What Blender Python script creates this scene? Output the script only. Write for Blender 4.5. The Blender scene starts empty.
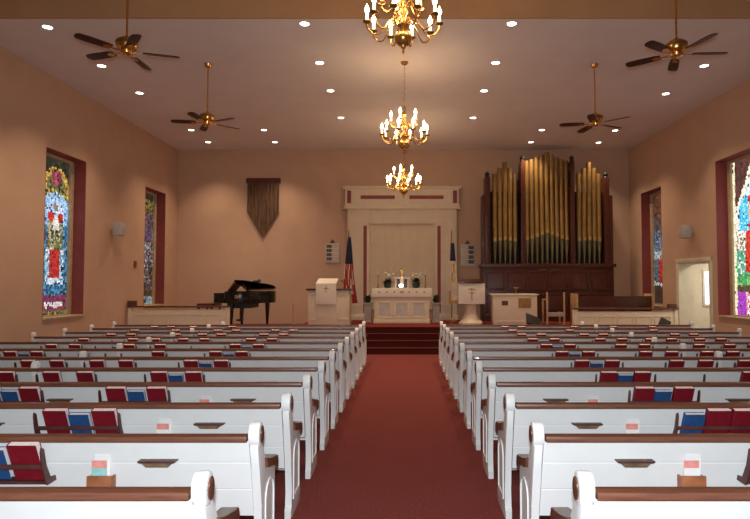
import bpy, bmesh, math, random
from mathutils import Vector, Matrix
PI = math.pi
sc = bpy.context.scene
col = sc.collection
rnd = random.Random(7)

# ------------------------------------------------------------------ materials
def mat(name, c, rough=0.6, metal=0.0, noise=0.06, scale=8.0, bump=0.0, stretch=None, spec=0.4, coat=0.0):
    m = bpy.data.materials.new(name); m.use_nodes = True
    nt = m.node_tree; N = nt.nodes; L = nt.links
    b = N['Principled BSDF']
    b.inputs['Roughness'].default_value = rough
    b.inputs['Metallic'].default_value = metal
    b.inputs['Specular IOR Level'].default_value = spec
    b.inputs['Coat Weight'].default_value = coat
    tc = N.new('ShaderNodeTexCoord'); mp = N.new('ShaderNodeMapping')
    L.new(tc.outputs['Object'], mp.inputs['Vector'])
    if stretch: mp.inputs['Scale'].default_value = stretch
    nz = N.new('ShaderNodeTexNoise'); nz.inputs['Scale'].default_value = scale; nz.inputs['Detail'].default_value = 4
    L.new(mp.outputs['Vector'], nz.inputs['Vector'])
    cr = N.new('ShaderNodeValToRGB')
    lo = [max(0, v * (1 - noise * 2)) for v in c]; hi = [min(1, v * (1 + noise * 2)) for v in c]
    cr.color_ramp.elements[0].position = 0.3; cr.color_ramp.elements[0].color = (*lo, 1)
    cr.color_ramp.elements[1].position = 0.7; cr.color_ramp.elements[1].color = (*hi, 1)
    L.new(nz.outputs['Fac'], cr.inputs['Fac']); L.new(cr.outputs['Color'], b.inputs['Base Color'])
    if bump:
        bp = N.new('ShaderNodeBump'); bp.inputs['Strength'].default_value = bump; bp.inputs['Distance'].default_value = 0.01
        L.new(nz.outputs['Fac'], bp.inputs['Height']); L.new(bp.outputs['Normal'], b.inputs['Normal'])
    return m

def emit(name, c, s, sample=False):
    m = bpy.data.materials.new(name); m.use_nodes = True
    b = m.node_tree.nodes['Principled BSDF']
    b.inputs['Base Color'].default_value = (*[min(1, v) for v in c], 1)
    b.inputs['Emission Color'].default_value = (*c, 1); b.inputs['Emission Strength'].default_value = s
    if not sample: m.cycles.emission_sampling = 'NONE'
    return m

M = {}
M['wall'] = mat('peach_plaster', (0.59, 0.40, 0.285), 0.9, noise=0.02, scale=2.0, spec=0.15)
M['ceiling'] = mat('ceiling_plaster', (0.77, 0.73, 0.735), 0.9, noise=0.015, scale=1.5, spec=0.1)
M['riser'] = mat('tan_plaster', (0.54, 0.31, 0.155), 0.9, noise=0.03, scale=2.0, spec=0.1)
M['carpet'] = mat('red_carpet', (0.19, 0.048, 0.044), 0.95, noise=0.14, scale=60, bump=0.35, spec=0.05)
M['carpet2'] = mat('chancel_carpet', (0.20, 0.034, 0.026), 0.95, noise=0.14, scale=60, bump=0.35, spec=0.05)
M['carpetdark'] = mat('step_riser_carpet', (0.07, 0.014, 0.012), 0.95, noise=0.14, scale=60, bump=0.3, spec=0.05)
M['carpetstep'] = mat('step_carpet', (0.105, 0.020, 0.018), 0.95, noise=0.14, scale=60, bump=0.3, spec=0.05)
M['white'] = mat('white_pew_paint', (0.78, 0.79, 0.78), 0.45, noise=0.015, scale=5)
M['cream'] = mat('cream_paint', (0.77, 0.66, 0.50), 0.5, noise=0.02, scale=4)
M['ivory'] = mat('ivory_panel', (0.79, 0.66, 0.48), 0.6, noise=0.02, scale=4)
M['rail'] = mat('brown_pew_rail', (0.155, 0.058, 0.034), 0.35, noise=0.12, scale=6, stretch=(1, 12, 12), coat=0.2)
M['armwood'] = mat('brown_arm_wood', (0.13, 0.055, 0.030), 0.35, noise=0.15, scale=8, stretch=(6, 1, 6), coat=0.2)
M['rackwood'] = mat('dark_rack_wood', (0.085, 0.028, 0.024), 0.45, noise=0.12, scale=10)
M['ledgewood'] = mat('walnut_ledge', (0.17, 0.10, 0.055), 0.5, noise=0.2, scale=14)
M['pocketwood'] = mat('oak_pocket', (0.34, 0.12, 0.05), 0.5, noise=0.15, scale=14)
M['hole'] = mat('cup_hole_dark', (0.02, 0.014, 0.01), 0.8)
M['redbook'] = mat('red_book_cloth', (0.20, 0.006, 0.016), 0.55, noise=0.08, scale=20)
M['bluebook'] = mat('blue_book_cloth', (0.018, 0.075, 0.22), 0.55, noise=0.08, scale=20)
M['pages'] = mat('book_pages', (0.82, 0.74, 0.72), 0.8, noise=0.06, scale=30, stretch=(1, 1, 20))
M['paper'] = mat('white_card', (0.84, 0.84, 0.82), 0.7)
M['pink'] = mat('pink_card', (0.80, 0.30, 0.26), 0.7, noise=0.08, scale=25)
M['teal'] = mat('teal_card', (0.30, 0.58, 0.56), 0.7, noise=0.08, scale=25)
M['brass'] = mat('polished_brass', (0.72, 0.42, 0.12), 0.25, metal=0.9, noise=0.05, scale=6)
M['brassdark'] = mat('aged_brass', (0.30, 0.17, 0.05), 0.4, metal=0.8, noise=0.12, scale=8)
M['candle'] = emit('candle_sleeve_glow', (1.0, 0.80, 0.50), 1.8)  # sleeves are no lamps; the glow of the bulbs is put into them
M['bulb'] = emit('candle_bulb_glow', (1.0, 0.86, 0.62), 14)
M['lens'] = emit('downlight_lens', (1.0, 0.90, 0.78), 6)
M['trimwhite'] = mat('white_trim_ring', (0.75, 0.70, 0.64), 0.5)
M['blade'] = mat('walnut_blade', (0.055, 0.020, 0.012), 0.45, noise=0.2, scale=10, stretch=(1, 10, 1))
M['mahog'] = mat('mahogany', (0.075, 0.018, 0.010), 0.35, noise=0.2, scale=8, stretch=(8, 8, 1), coat=0.2)
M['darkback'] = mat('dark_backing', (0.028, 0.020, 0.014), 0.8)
M['pipe'] = mat('gilded_pipe', (0.31, 0.185, 0.06), 0.45, metal=0.45, noise=0.08, scale=4)
M['pipefoot'] = mat('pipe_foot_metal', (0.17, 0.145, 0.075), 0.45, metal=0.45, noise=0.1, scale=4)
M['lip'] = mat('pipe_lip_gold', (0.48, 0.32, 0.12), 0.4, metal=0.5)
M['burg'] = mat('burgundy_paint', (0.28, 0.06, 0.055), 0.6, noise=0.05, scale=6)
M['black'] = mat('black_lacquer', (0.006, 0.006, 0.007), 0.22, noise=0.02, coat=0.4)
M['blackmatt'] = mat('black_metal', (0.014, 0.014, 0.016), 0.5)
M['key'] = mat('ivory_keys', (0.8, 0.76, 0.68), 0.4)
M['brownwood'] = mat('warm_brown_wood', (0.12, 0.05, 0.028), 0.5, noise=0.15, scale=8)
M['tanwood'] = mat('tan_post_wood', (0.55, 0.34, 0.17), 0.5, noise=0.1, scale=8)
M['cloth'] = mat('white_parament', (0.86, 0.80, 0.69), 0.85, noise=0.02, scale=20)
M['gold'] = mat('gold_embroidery', (0.55, 0.33, 0.10), 0.5, metal=0.3)
M['bannercloth'] = mat('striped_banner_cloth', (0.12, 0.068, 0.040), 0.9, noise=0.35, scale=9, stretch=(6, 1, 0.3))
M['bannertop'] = mat('banner_rod_wood', (0.10, 0.026, 0.016), 0.6)
M['speaker'] = mat('grey_speaker', (0.50, 0.47, 0.44), 0.6)
M['grille'] = mat('speaker_grille', (0.46, 0.45, 0.44), 0.8, noise=0.1, scale=90)
M['flagblue'] = mat('flag_navy', (0.015, 0.018, 0.05), 0.8)
M['flagred'] = mat('flag_red', (0.32, 0.02, 0.02), 0.8)
M['flagwhite'] = mat('flag_white', (0.66, 0.56, 0.44), 0.85)
M['fringe'] = mat('gold_fringe', (0.50, 0.28, 0.09), 0.8)
M['leaf'] = mat('dark_leaf', (0.018, 0.038, 0.020), 0.6, noise=0.3, scale=20)
M['flower'] = mat('white_petal', (0.78, 0.76, 0.62), 0.7)
M['pot'] = mat('dark_pot', (0.012, 0.030, 0.028), 0.4)
M['greytone'] = mat('grey_board_and_panel_shade', (0.60, 0.56, 0.52), 0.7)
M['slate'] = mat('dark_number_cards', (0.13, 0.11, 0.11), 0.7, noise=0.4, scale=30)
M['framewood'] = mat('pale_window_frame', (0.52, 0.40, 0.26), 0.6)
M['glow'] = emit('altar_glare_glow', (1.0, 0.93, 0.82), 5)
M['dayglass'] = emit('daylit_pane', (0.86, 0.90, 1.0), 1.6)
M['seatcloth'] = mat('dark_red_upholstery', (0.10, 0.014, 0.012), 0.8)
M['greycloth'] = mat('pale_grey_cloth', (0.45, 0.40, 0.36), 0.8)
M['vest'] = mat('vestibule_paint', (0.70, 0.66, 0.52), 0.8, noise=0.02)
M['ochre'] = mat('ochre_grille_cloth', (0.38, 0.22, 0.07), 0.8, noise=0.15, scale=12)

def glass_mat():
    m = bpy.data.materials.new('stained_glass'); m.use_nodes = True
    nt = m.node_tree; N = nt.nodes; L = nt.links; b = N['Principled BSDF']
    a = N.new('ShaderNodeVertexColor'); a.layer_name = 'glass'
    vo = N.new('ShaderNodeTexNoise'); vo.inputs['Scale'].default_value = 14
    tc = N.new('ShaderNodeTexCoord'); L.new(tc.outputs['Object'], vo.inputs['Vector'])
    mr = N.new('ShaderNodeMapRange'); mr.inputs['From Min'].default_value = .3; mr.inputs['From Max'].default_value = .7
    mr.inputs['To Min'].default_value = .75; mr.inputs['To Max'].default_value = 1.25
    L.new(vo.outputs['Fac'], mr.inputs['Value'])
    mx = N.new('ShaderNodeVectorMath'); mx.operation = 'SCALE'
    L.new(a.outputs['Color'], mx.inputs[0]); L.new(mr.outputs['Result'], mx.inputs['Scale'])
    L.new(mx.outputs['Vector'], b.inputs['Emission Color']); b.inputs['Base Color'].default_value = (.03, .03, .03, 1)
    b.inputs['Emission Strength'].default_value = .66; b.inputs['Roughness'].default_value = .3
    return m
M['glass'] = glass_mat()

# ------------------------------------------------------------------ mesh builder
class MB:
    def __init__(s): s.bm = bmesh.new(); s.mi = 0
    def _done(s, faces):
        for f in faces: f.material_index = s.mi
    def box(s, x0, x1, y0, y1, z0, z1, bev=0.0, seg=2):
        v = [s.bm.verts.new((x, y, z)) for x in (x0, x1) for y in (y0, y1) for z in (z0, z1)]
        idx = [(0, 1, 3, 2), (4, 6, 7, 5), (0, 4, 5, 1), (2, 3, 7, 6), (0, 2, 6, 4), (1, 5, 7, 3)]
        fs = [s.bm.faces.new([v[i] for i in q]) for q in idx]
        s._done(fs)
        if bev:
            es = list({e for f in fs for e in f.edges})
            r = bmesh.ops.bevel(s.bm, geom=es, offset=bev, segments=seg, affect='EDGES', profile=.6)
            s._done(r['faces'])
        return s
    def prism(s, pts, axis, a0, a1, bev=0.0):
        def P(p, a):
            return {'x': (a, p[0], p[1]), 'y': (p[0], a, p[1]), 'z': (p[0], p[1], a)}[axis]
        A = [s.bm.verts.new(P(p, a0)) for p in pts]; B = [s.bm.verts.new(P(p, a1)) for p in pts]
        n = len(pts); fs = [s.bm.faces.new(A), s.bm.faces.new(B[::-1])]
        for i in range(n): fs.append(s.bm.faces.new((A[i], B[i], B[(i + 1) % n], A[(i + 1) % n])))
        s._done(fs)
        if bev:
            es = list(set(fs[0].edges) | set(fs[1].edges))
            r = bmesh.ops.bevel(s.bm, geom=es, offset=bev, segments=2, affect='EDGES', profile=.6); s._done(r['faces'])
        return s
    def tube(s, pts, r, seg=8, cap=True):
        pts = [Vector(p) for p in pts]; n = len(pts)
        rs = r if isinstance(r, (list, tuple)) else [r] * n
        rings = []; up = None
        for i, p in enumerate(pts):
            d = (pts[min(i + 1, n - 1)] - pts[max(i - 1, 0)])
            d = d.normalized() if d.length > 1e-9 else Vector((0, 0, 1))
            if up is None: up = Vector((0, 0, 1)) if abs(d.z) < .9 else Vector((1, 0, 0))
            a = d.cross(up).normalized(); b = a.cross(d).normalized(); up = b
            rings.append([s.bm.verts.new(p + (a * math.cos(2 * PI * k / seg) + b * math.sin(2 * PI * k / seg)) * rs[i]) for k in range(seg)])
        fs = []
        for i in range(n - 1):
            for k in range(seg):
                fs.append(s.bm.faces.new((rings[i][k], rings[i][(k + 1) % seg], rings[i + 1][(k + 1) % seg], rings[i + 1][k])))
        if cap: fs += [s.bm.faces.new(rings[0][::-1]), s.bm.faces.new(rings[-1])]
        s._done(fs); return s
    def lathe(s, prof, c=(0, 0, 0), seg=16):
        rings = []
        for r, z in prof:
            rings.append([s.bm.verts.new((c[0] + max(r, .0005) * math.cos(2 * PI * k / seg), c[1] + max(r, .0005) * math.sin(2 * PI * k / seg), c[2] + z)) for k in range(seg)])
        fs = []
        for i in range(len(rings) - 1):
            for k in range(seg):
                fs.append(s.bm.faces.new((rings[i][k], rings[i][(k + 1) % seg], rings[i + 1][(k + 1) % seg], rings[i + 1][k])))
        fs += [s.bm.faces.new(rings[0][::-1]), s.bm.faces.new(rings[-1])]
        s._done(fs); return s
    def ball(s, c, r, sx=1, sy=1, sz=1, seg=12):
        m = Matrix.Translation(c) @ Matrix.Diagonal((sx, sy, sz, 1))
        v = bmesh.ops.create_uvsphere(s.bm, u_segments=seg, v_segments=max(6, seg // 2 + 1), radius=r, matrix=m)['verts']
        s._done({f for x in v for f in x.link_faces}); return s
    def quad(s, a, b, c, d):
        s._done([s.bm.faces.new([s.bm.verts.new(p) for p in (a, b, c, d)])]); return s
    def xf(s, m): bmesh.ops.transform(s.bm, matrix=m, verts=s.bm.verts[:]); return s
    def build(s, name, mats, parent=None, loc=None, smooth=True):
        if not isinstance(mats, (list, tuple)): mats = [mats]
        bmesh.ops.recalc_face_normals(s.bm, faces=s.bm.faces[:])
        if smooth:
            for f in s.bm.faces: f.smooth = True
            for e in s.bm.edges:
                e.smooth = len(e.link_faces) == 2 and e.calc_face_angle(9) < 0.62
        me = bpy.data.meshes.new(name); s.bm.to_mesh(me); s.bm.free()
        for m in mats: me.materials.append(m)
        o = bpy.data.objects.new(name, me); col.objects.link(o)
        if parent: o.parent = parent
        if loc: o.location = loc
        return o

def tag(o, label, cat, group=None):
    o['label'] = label; o['category'] = cat
    if group: o['group'] = group
    return o
def thing(name, label, cat, loc=(0, 0, 0), rz=0, group=None):
    o = bpy.data.objects.new(name, None); col.objects.link(o); o.empty_display_size = .1
    o.location = loc; o.rotation_euler = (0, 0, rz)
    return tag(o, label, cat, group)
def struct(o): o['kind'] = 'structure'; return o
def dup(o, loc, rz=None, label=None, parent=None):
    c = o.copy(); col.objects.link(c)
    if parent: c.parent = parent
    if loc is not None: c.location = loc
    if rz is not None: c.rotation_euler = (0, 0, rz)
    if label: c['label'] = label
    for ch in list(o.children): dup(ch, None, None, None, c)
    return c
ORD = ['first', 'second', 'third', 'fourth', 'fifth', 'sixth', 'seventh', 'eighth', 'ninth', 'tenth', 'eleventh', 'twelfth']

# ------------------------------------------------------------------ room shell
WX = 7.0; YB = 17.9; YR = -4.0; ZC = 5.88; ZU = 6.5; YS = 8.88; T = 0.36
PZ = 0.62; PY = 15.0                       # chancel platform
struct(MB().box(-WX - T, WX + T, YR - T, YB + T, -.12, 0).build('floor', M['carpet'], smooth=False))
PL = 0.50                                  # lower floor beside it, where the piano stands
struct(MB().box(-2.78, WX, PY, YB, 0, PZ).build('floor_platform', M['carpet2'], smooth=False))
struct(MB().box(-WX, -2.78, PY, YB, 0, PL).build('floor_piano_bay', M['carpet2'], smooth=False))
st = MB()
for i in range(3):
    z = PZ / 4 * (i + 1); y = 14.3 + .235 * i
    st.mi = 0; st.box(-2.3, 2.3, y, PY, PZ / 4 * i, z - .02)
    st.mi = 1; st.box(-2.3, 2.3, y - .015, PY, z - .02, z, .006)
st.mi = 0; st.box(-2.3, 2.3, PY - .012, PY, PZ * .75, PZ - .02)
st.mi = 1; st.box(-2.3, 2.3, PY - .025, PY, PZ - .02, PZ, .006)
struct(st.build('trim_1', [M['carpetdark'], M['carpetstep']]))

def wall_x(name, xin, xout, holes, m):
    ys = sorted({YR, YB + T} | {h[0] for h in holes} | {h[1] for h in holes})
    zs = sorted({0, ZU + .1} | {h[2] for h in holes} | {h[3] for h in holes})
    b = MB()
    for i in range(len(ys) - 1):
        for j in range(len(zs) - 1):
            cy = (ys[i] + ys[i + 1]) / 2; cz = (zs[j] + zs[j + 1]) / 2
            if any(h[0] < cy < h[1] and h[2] < cz < h[3] for h in holes): continue
            b.box(min(xin, xout), max(xin, xout), ys[i], ys[i + 1], zs[j], zs[j + 1])
    return struct(b.build(name, m, smooth=False))
WINS_L = [(11.30, 12.74, 1.03, 4.43), (15.66, 17.0, 1.10, 4.38)]
WINS_R = [(11.42, 12.90, 1.00, 4.47), (15.66, 17.0, 1.10, 4.38)]
DOOR = (13.2, 14.72, 0, 2.25)
wall_x('wall_left', -WX, -WX - T, WINS_L, M['wall'])
wall_x('wall_right', WX, WX + T, WINS_R + [DOOR], M['wall'])
struct(MB().box(-WX - T, WX + T, YB, YB + T, 0, ZU + .1).build('wall_back', M['wall'], smooth=False))
struct(MB().box(-WX - T, WX + T, YR - T, YR, 0, ZU + .1).build('wall_rear', M['wall'], smooth=False))
struct(MB().box(-WX - T, WX + T, YS + .04, YB + T, ZC, ZC + .15).build('ceiling', M['ceiling'], smooth=False))
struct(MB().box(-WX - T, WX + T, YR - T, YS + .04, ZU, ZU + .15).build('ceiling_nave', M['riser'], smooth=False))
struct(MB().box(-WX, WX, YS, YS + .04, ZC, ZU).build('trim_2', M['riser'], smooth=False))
for sx, nm in ((-1, 'left'), (1, 'right')):
    b = MB()
    segs = [(YR, PY)] if sx < 0 else [(YR, DOOR[0] - .1), (DOOR[1] + .1, PY)]
    for a, c in segs: b.box(min(sx * WX, sx * (WX - .02)), max(sx * WX, sx * (WX - .02)), a, c, 0, .14, .004)
    struct(b.build('baseboard_' + nm, M['cream']))
struct(MB().box(-2.76, WX - .02, YB - .02, YB, PZ, PZ + .10, .004).build('baseboard_back', M['wall']))

# ---- stained glass
def g1(u, v):   # robed figure in a pale blue aura
    du = abs(u - .5)
    if rnd.random() < .10: return (.01, .012, .01)
    if v > .955 or du > .43: return rnd.choice([(.02, .02, .015), (.03, .05, .03), (.10, .08, .02), (.01, .02, .03), (.04, .03, .01)])
    if v > .80:
        r_ = math.hypot(du / .40, (v - .80) / .15)
        if du < .14 and abs(v - .875) < .045: return rnd.choice([(.30, .03, .10), (.16, .03, .20), (.40, .05, .05)]) if du > .05 else (.45, .10, .14)
        if .72 < r_ < .98: return rnd.choice([(.75, .52, .10), (.60, .42, .08), (.50, .18, .05)])
        if r_ < .72: return rnd.choice([(.20, .16, .04), (.10, .12, .05), (.32, .24, .06)])
        return rnd.choice([(.02, .03, .02), (.05, .05, .02), (.01, .02, .02)])
    e = ((u - .5) / .40) ** 2 + ((v - .66) / .125) ** 2
    if v > .72 and e > 1: return rnd.choice([(.70, .50, .12), (.55, .36, .07), (.30, .26, .06), (.08, .10, .04)])
    if v > .52 and e < 1:
        if du < .06 and .66 < v < .71: return (.34, .20, .12)
        if .60 < v < .65 and .06 < du < .22: return (.75, .03, .03)
        if v < .64 and du < .10: return rnd.choice([(.95, .92, .86), (.80, .78, .70)])
        if v < .60 and du < .24: return rnd.choice([(.40, .36, .14), (.26, .26, .09), (.60, .55, .42)])
        return rnd.choice([(.85, .95, 1.15), (.65, .85, 1.1), (.45, .70, 1.05)]) if e < .5 else rnd.choice([(.28, .55, .95), (.20, .42, .80), (.50, .75, 1.0)])
    if v > .42 and du < .22: return rnd.choice([(.28, .26, .09), (.16, .18, .06), (.62, .56, .42), (.10, .08, .03)])
    if v > .24 and du < .16: return rnd.choice([(.62, .02, .02), (.72, .05, .03), (.42, .02, .03)])
    if .20 < v < .42 and du < .26 and du > .16: return rnd.choice([(.55, .72, .85), (.12, .34, .50), (.80, .86, .90)])
    if .20 < v < .25 and du < .20: return rnd.choice([(.85, .88, .92), (.60, .72, .85)])
    if v > .13: return rnd.choice([(.04, .20, .44), (.05, .32, .55), (.03, .10, .26), (.14, .42, .55), (.02, .05, .10)])
    if v > .025: return (.85, .74, .70) if (.05 < v < .085 and du < .26) else rnd.choice([(.26, .04, .10), (.15, .03, .14), (.30, .06, .06)])
    return rnd.choice([(.10, .12, .04), (.35, .28, .06)])
def g2(u, v):   # small figures, dark border
    du = abs(u - .5)
    if rnd.random() < .28: return (.012, .012, .01)
    if du > .40 or v > .95: return rnd.choice([(.03, .03, .02), (.10, .08, .03), (.04, .03, .02)])
    if v > .82: return rnd.choice([(.55, .42, .08), (.36, .25, .05), (.10, .05, .03)])
    if v > .55: return rnd.choice([(.26, .05, .18), (.40, .05, .05), (.08, .08, .24), (.45, .28, .08), (.03, .05, .03), (.24, .26, .50)])
    if v > .34: return rnd.choice([(.85, .85, .90), (.50, .10, .10), (.05, .08, .20), (.30, .28, .32), (.8, .76, .65), (.04, .04, .05)])
    if v > .12: return rnd.choice([(.03, .06, .04), (.50, .46, .46), (.24, .04, .04), (.05, .08, .16), (.36, .26, .10), (.02, .02, .02)])
    return rnd.choice([(.40, .65, .75), (.12, .24, .36), (.6, .65, .65)]) if v < .07 else rnd.choice([(.08, .04, .02), (.12, .08, .03)])
def g3(u, v):   # bright window, u = 0 at the far side
    if rnd.random() < .05: return (.03, .02, .02)
    if u < .09: return rnd.choice([(.95, .85, .60), (.90, .78, .48), (.92, .88, .72)])
    d = abs(u - .62)
    arch = d / .50 + max(0, v - .70) / .30
    if v > .70 and arch > 1.0: return rnd.choice([(.05, .03, .03), (.10, .04, .03), (.16, .05, .04)])
    if v > .70 and arch > .82: return rnd.choice([(.98, .92, .72), (.95, .90, .80), (.98, .85, .60)])
    if v > .86: return rnd.choice([(.85, .35, .35), (.95, .70, .65), (.60, .12, .12)])
    if v > .76: return rnd.choice([(.95, .92, .85), (.92, .88, .80), (.55, .70, .92)])
    if v > .54 and d > .14: return rnd.choice([(.03, .50, .85), (.05, .58, .90), (.12, .64, .95), (.45, .80, .98)]) if d < .42 else rnd.choice([(.95, .88, .66), (.75, .85, .92)])
    if .60 < v < .70: return (.75, .50, .35)
    if v > .42 and d > .24: return rnd.choice([(.95, .92, .85), (.88, .85, .75), (.30, .20, .10)])
    if v > .28 and d < .26: return rnd.choice([(.72, .03, .02), (.60, .02, .02), (.80, .08, .04)]) if d > .06 else (.9, .82, .70)
    if v > .27: return rnd.choice([(.85, .82, .62), (.10, .50, .22), (.08, .34, .55), (.06, .40, .18)])
    if v > .19: return rnd.choice([(.06, .42, .12), (.30, .55, .14), (.05, .25, .10)])
    if v > .15: return rnd.choice([(.08, .05, .03), (.14, .08, .04)])
    return rnd.choice([(.42, .05, .52), (.36, .06, .50)]) if u < .34 else rnd.choice([(.90, .22, .34), (.95, .55, .55), (.95, .80, .78)])
def g4(u, v):
    d = abs(u - .55)
    if rnd.random() < .22: return (.012, .012, .012)
    if d > .42: return rnd.choice([(.05, .04, .03), (.10, .06, .03)])
    if v > .80: return rnd.choice([(.10, .04, .02), (.40, .14, .04), (.03, .03, .03), (.30, .07, .04)])
    if v > .66: return rnd.choice([(.16, .12, .07), (.05, .05, .05), (.36, .12, .05), (.10, .12, .16)])
    if v > .48: return rnd.choice([(.22, .36, .52), (.40, .48, .55), (.10, .18, .30), (.05, .07, .10)])
    if v > .40: return rnd.choice([(.85, .88, .85), (.40, .45, .50)])
    if v > .20: return rnd.choice([(.85, .02, .02), (.95, .05, .04)]) if u > .42 else rnd.choice([(.08, .14, .20), (.22, .26, .30)])
    if v > .16: return (.95, .92, .85)
    return rnd.choice([(.08, .04, .02), (.12, .06, .02), (.04, .02, .02)])

def window(n, sx, h, fn, s):
    y0, y1, z0, z1 = h
    xi = sx * WX; xo = sx * (WX + T)
    a, c = min(xi, xo), max(xi, xo)
    # pane: leaded pieces
    bm = bmesh.new(); lay = bm.loops.layers.float_color.new('glass')
    NU, NV = 26, 72; fy0, fy1, fz0, fz1 = y0 + .14, y1 - .14, z0 + .05, z1 - .07
    xp = sx * (WX + T - .06)
    J = [[(rnd.uniform(-.35, .35), rnd.uniform(-.35, .35)) for _ in range(NV + 1)] for _ in range(NU + 1)]
    def pt(i, j, ins=0):
        du, dv = J[i][j]
        if i in (0, NU): du = 0
        if j in (0, NV): dv = 0
        return (i + du) / NU, (j + dv) / NV
    def W3(u, v, x):
        y = fy0 + (fy1 - fy0) * (u if sx < 0 else 1 - u)
        if sx > 0: y = fy0 + (fy1 - fy0) * (1 - u)
        return (x, y, fz0 + (fz1 - fz0) * v)
    lead = (.006, .006, .006, 1)
    f = bm.faces.new([bm.verts.new(W3(*p, xp + sx * .004)) for p in ((0, 0), (1, 0), (1, 1), (0, 1))])
    for l in f.loops: l[lay] = lead
    for i in range(NU):
        for j in range(NV):
            q = [pt(i, j), pt(i + 1, j), pt(i + 1, j + 1), pt(i, j + 1)]
            cu = sum(p[0] for p in q) / 4; cv = sum(p[1] for p in q) / 4
            k = .90
            f = bm.faces.new([bm.verts.new(W3(cu + (p[0] - cu) * k, cv + (p[1] - cv) * k, xp)) for p in q])
            cc = fn(cu - .12, cv) if n in (1, 2) else fn(cu + (.12 if n == 4 else 0), cv); br = rnd.uniform(.72, 1.15) * s
            for l in f.loops: l[lay] = (cc[0] * br, cc[1] * br, cc[2] * br, 1)
    me = bpy.data.meshes.new('window_pane'); bm.to_mesh(me); bm.free(); me.materials.append(M['glass'])
    w = bpy.data.objects.new('window_%d' % n, me); col.objects.link(w); struct(w)
    # painted reveal lining and pale frame strips
    b = MB(); t = .015
    b.box(a, c, y0, y0 + t, z0, z1); b.box(a, c, y1 - t, y1, z0, z1); b.box(a, c, y0 + t, y1 - t, z1 - t, z1)
    b.build('reveal', M['burg'], w, smooth=False)
    MB().box(a - (.03 if sx > 0 else 0), c + (.03 if sx < 0 else 0), y0 + t, y1 - t, z0, z0 + .035, .006).build('sill', M['framewood'], w)
    xf0, xf1 = sorted((sx * (WX + T - .11), sx * (WX + T - .02)))
    b = MB()
    b.box(xf0, xf1, y0 + t, y0 + .145, z0 + .035, z1 - t, .008); b.box(xf0, xf1, y1 - .145, y1 - t, z0 + .035, z1 - t, .008)
    b.box(xf0, xf1, y0 + .145, y1 - .145, z1 - .075, z1 - t, .008); b.box(xf0, xf1, y0 + .145, y1 - .145, z0 + .035, z0 + .06, .006)
    b.build('window_frame', M['framewood'], w)
    # unseen backing added outside so no light leaks
    xb = sorted((sx * (WX + T), sx * (WX + T + .04)))
    MB().box(xb[0], xb[1], y0 - .05, y1 + .05, z0 - .05, z1 + .05).build('leak_blocker', M['darkback'], w, smooth=False)
    return w
window(1, -1, WINS_L[0], g1, 1.15)
window(2, -1, WINS_L[1], g2, .62)
window(3, 1, WINS_R[0], g3, 1.5)
window(4, 1, WINS_R[1], g4, .7)

# ---- doorway in the right wall and the lit vestibule behind it
y0, y1, _, z1 = DOOR
b = MB()
b.box(WX - .025, WX + T, y0 - .02, y0 + .03, 0, z1); b.box(WX - .025, WX + T, y1 - .03, y1 + .02, 0, z1); b.box(WX - .025, WX + T, y0 - .02, y1 + .02, z1 - .03, z1 + .02)
b.box(WX - .03, WX, y0 - .1, y0, 0, z1 + .1, .006); b.box(WX - .03, WX, y1, y1 + .1, 0, z1 + .1, .006); b.box(WX - .035, WX, y0 - .1, y1 + .1, z1, z1 + .1, .006)
struct(b.build('door_1', M['vest']))
VX0, VX1, VY0, VY1 = WX + T, WX + 2.6, 12.6, 15.25
vb = MB(); vb.box(VX0, VX1, VY1, VY1 + .1, 0, 2.7); vb.box(VX1, VX1 + .1, VY0, VY1 + .1, 0, 2.7); vb.box(VX0, VX1, VY0 - .1, VY0, 0, 2.7)
struct(vb.build('wall_vestibule', M['vest'], smooth=False))
struct(MB().box(VX0, VX1, VY0, VY1, 2.7, 2.8).build('ceiling_vestibule', M['vest'], smooth=False))
struct(MB().box(VX0, VX1, VY0, VY1, -.12, 0).build('floor_vestibule', M['carpet'], smooth=False))
w5 = struct(MB().box(7.92, 8.5, VY1 - .012, VY1 - .002, 1.2, 2.05).build('window_5', M['dayglass'], smooth=False))
fb = MB(); fb.box(7.86, 7.92, VY1 - .03, VY1 - .001, 1.14, 2.11, .004); fb.box(8.5, 8.56, VY1 - .03, VY1 - .001, 1.14, 2.11, .004)
fb.box(7.92, 8.5, VY1 - .03, VY1 - .001, 2.05, 2.11, .004); fb.box(7.92, 8.5, VY1 - .03, VY1 - .001, 1.14, 1.2, .004)
fb.build('window_frame', M['trimwhite'], w5)

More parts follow.
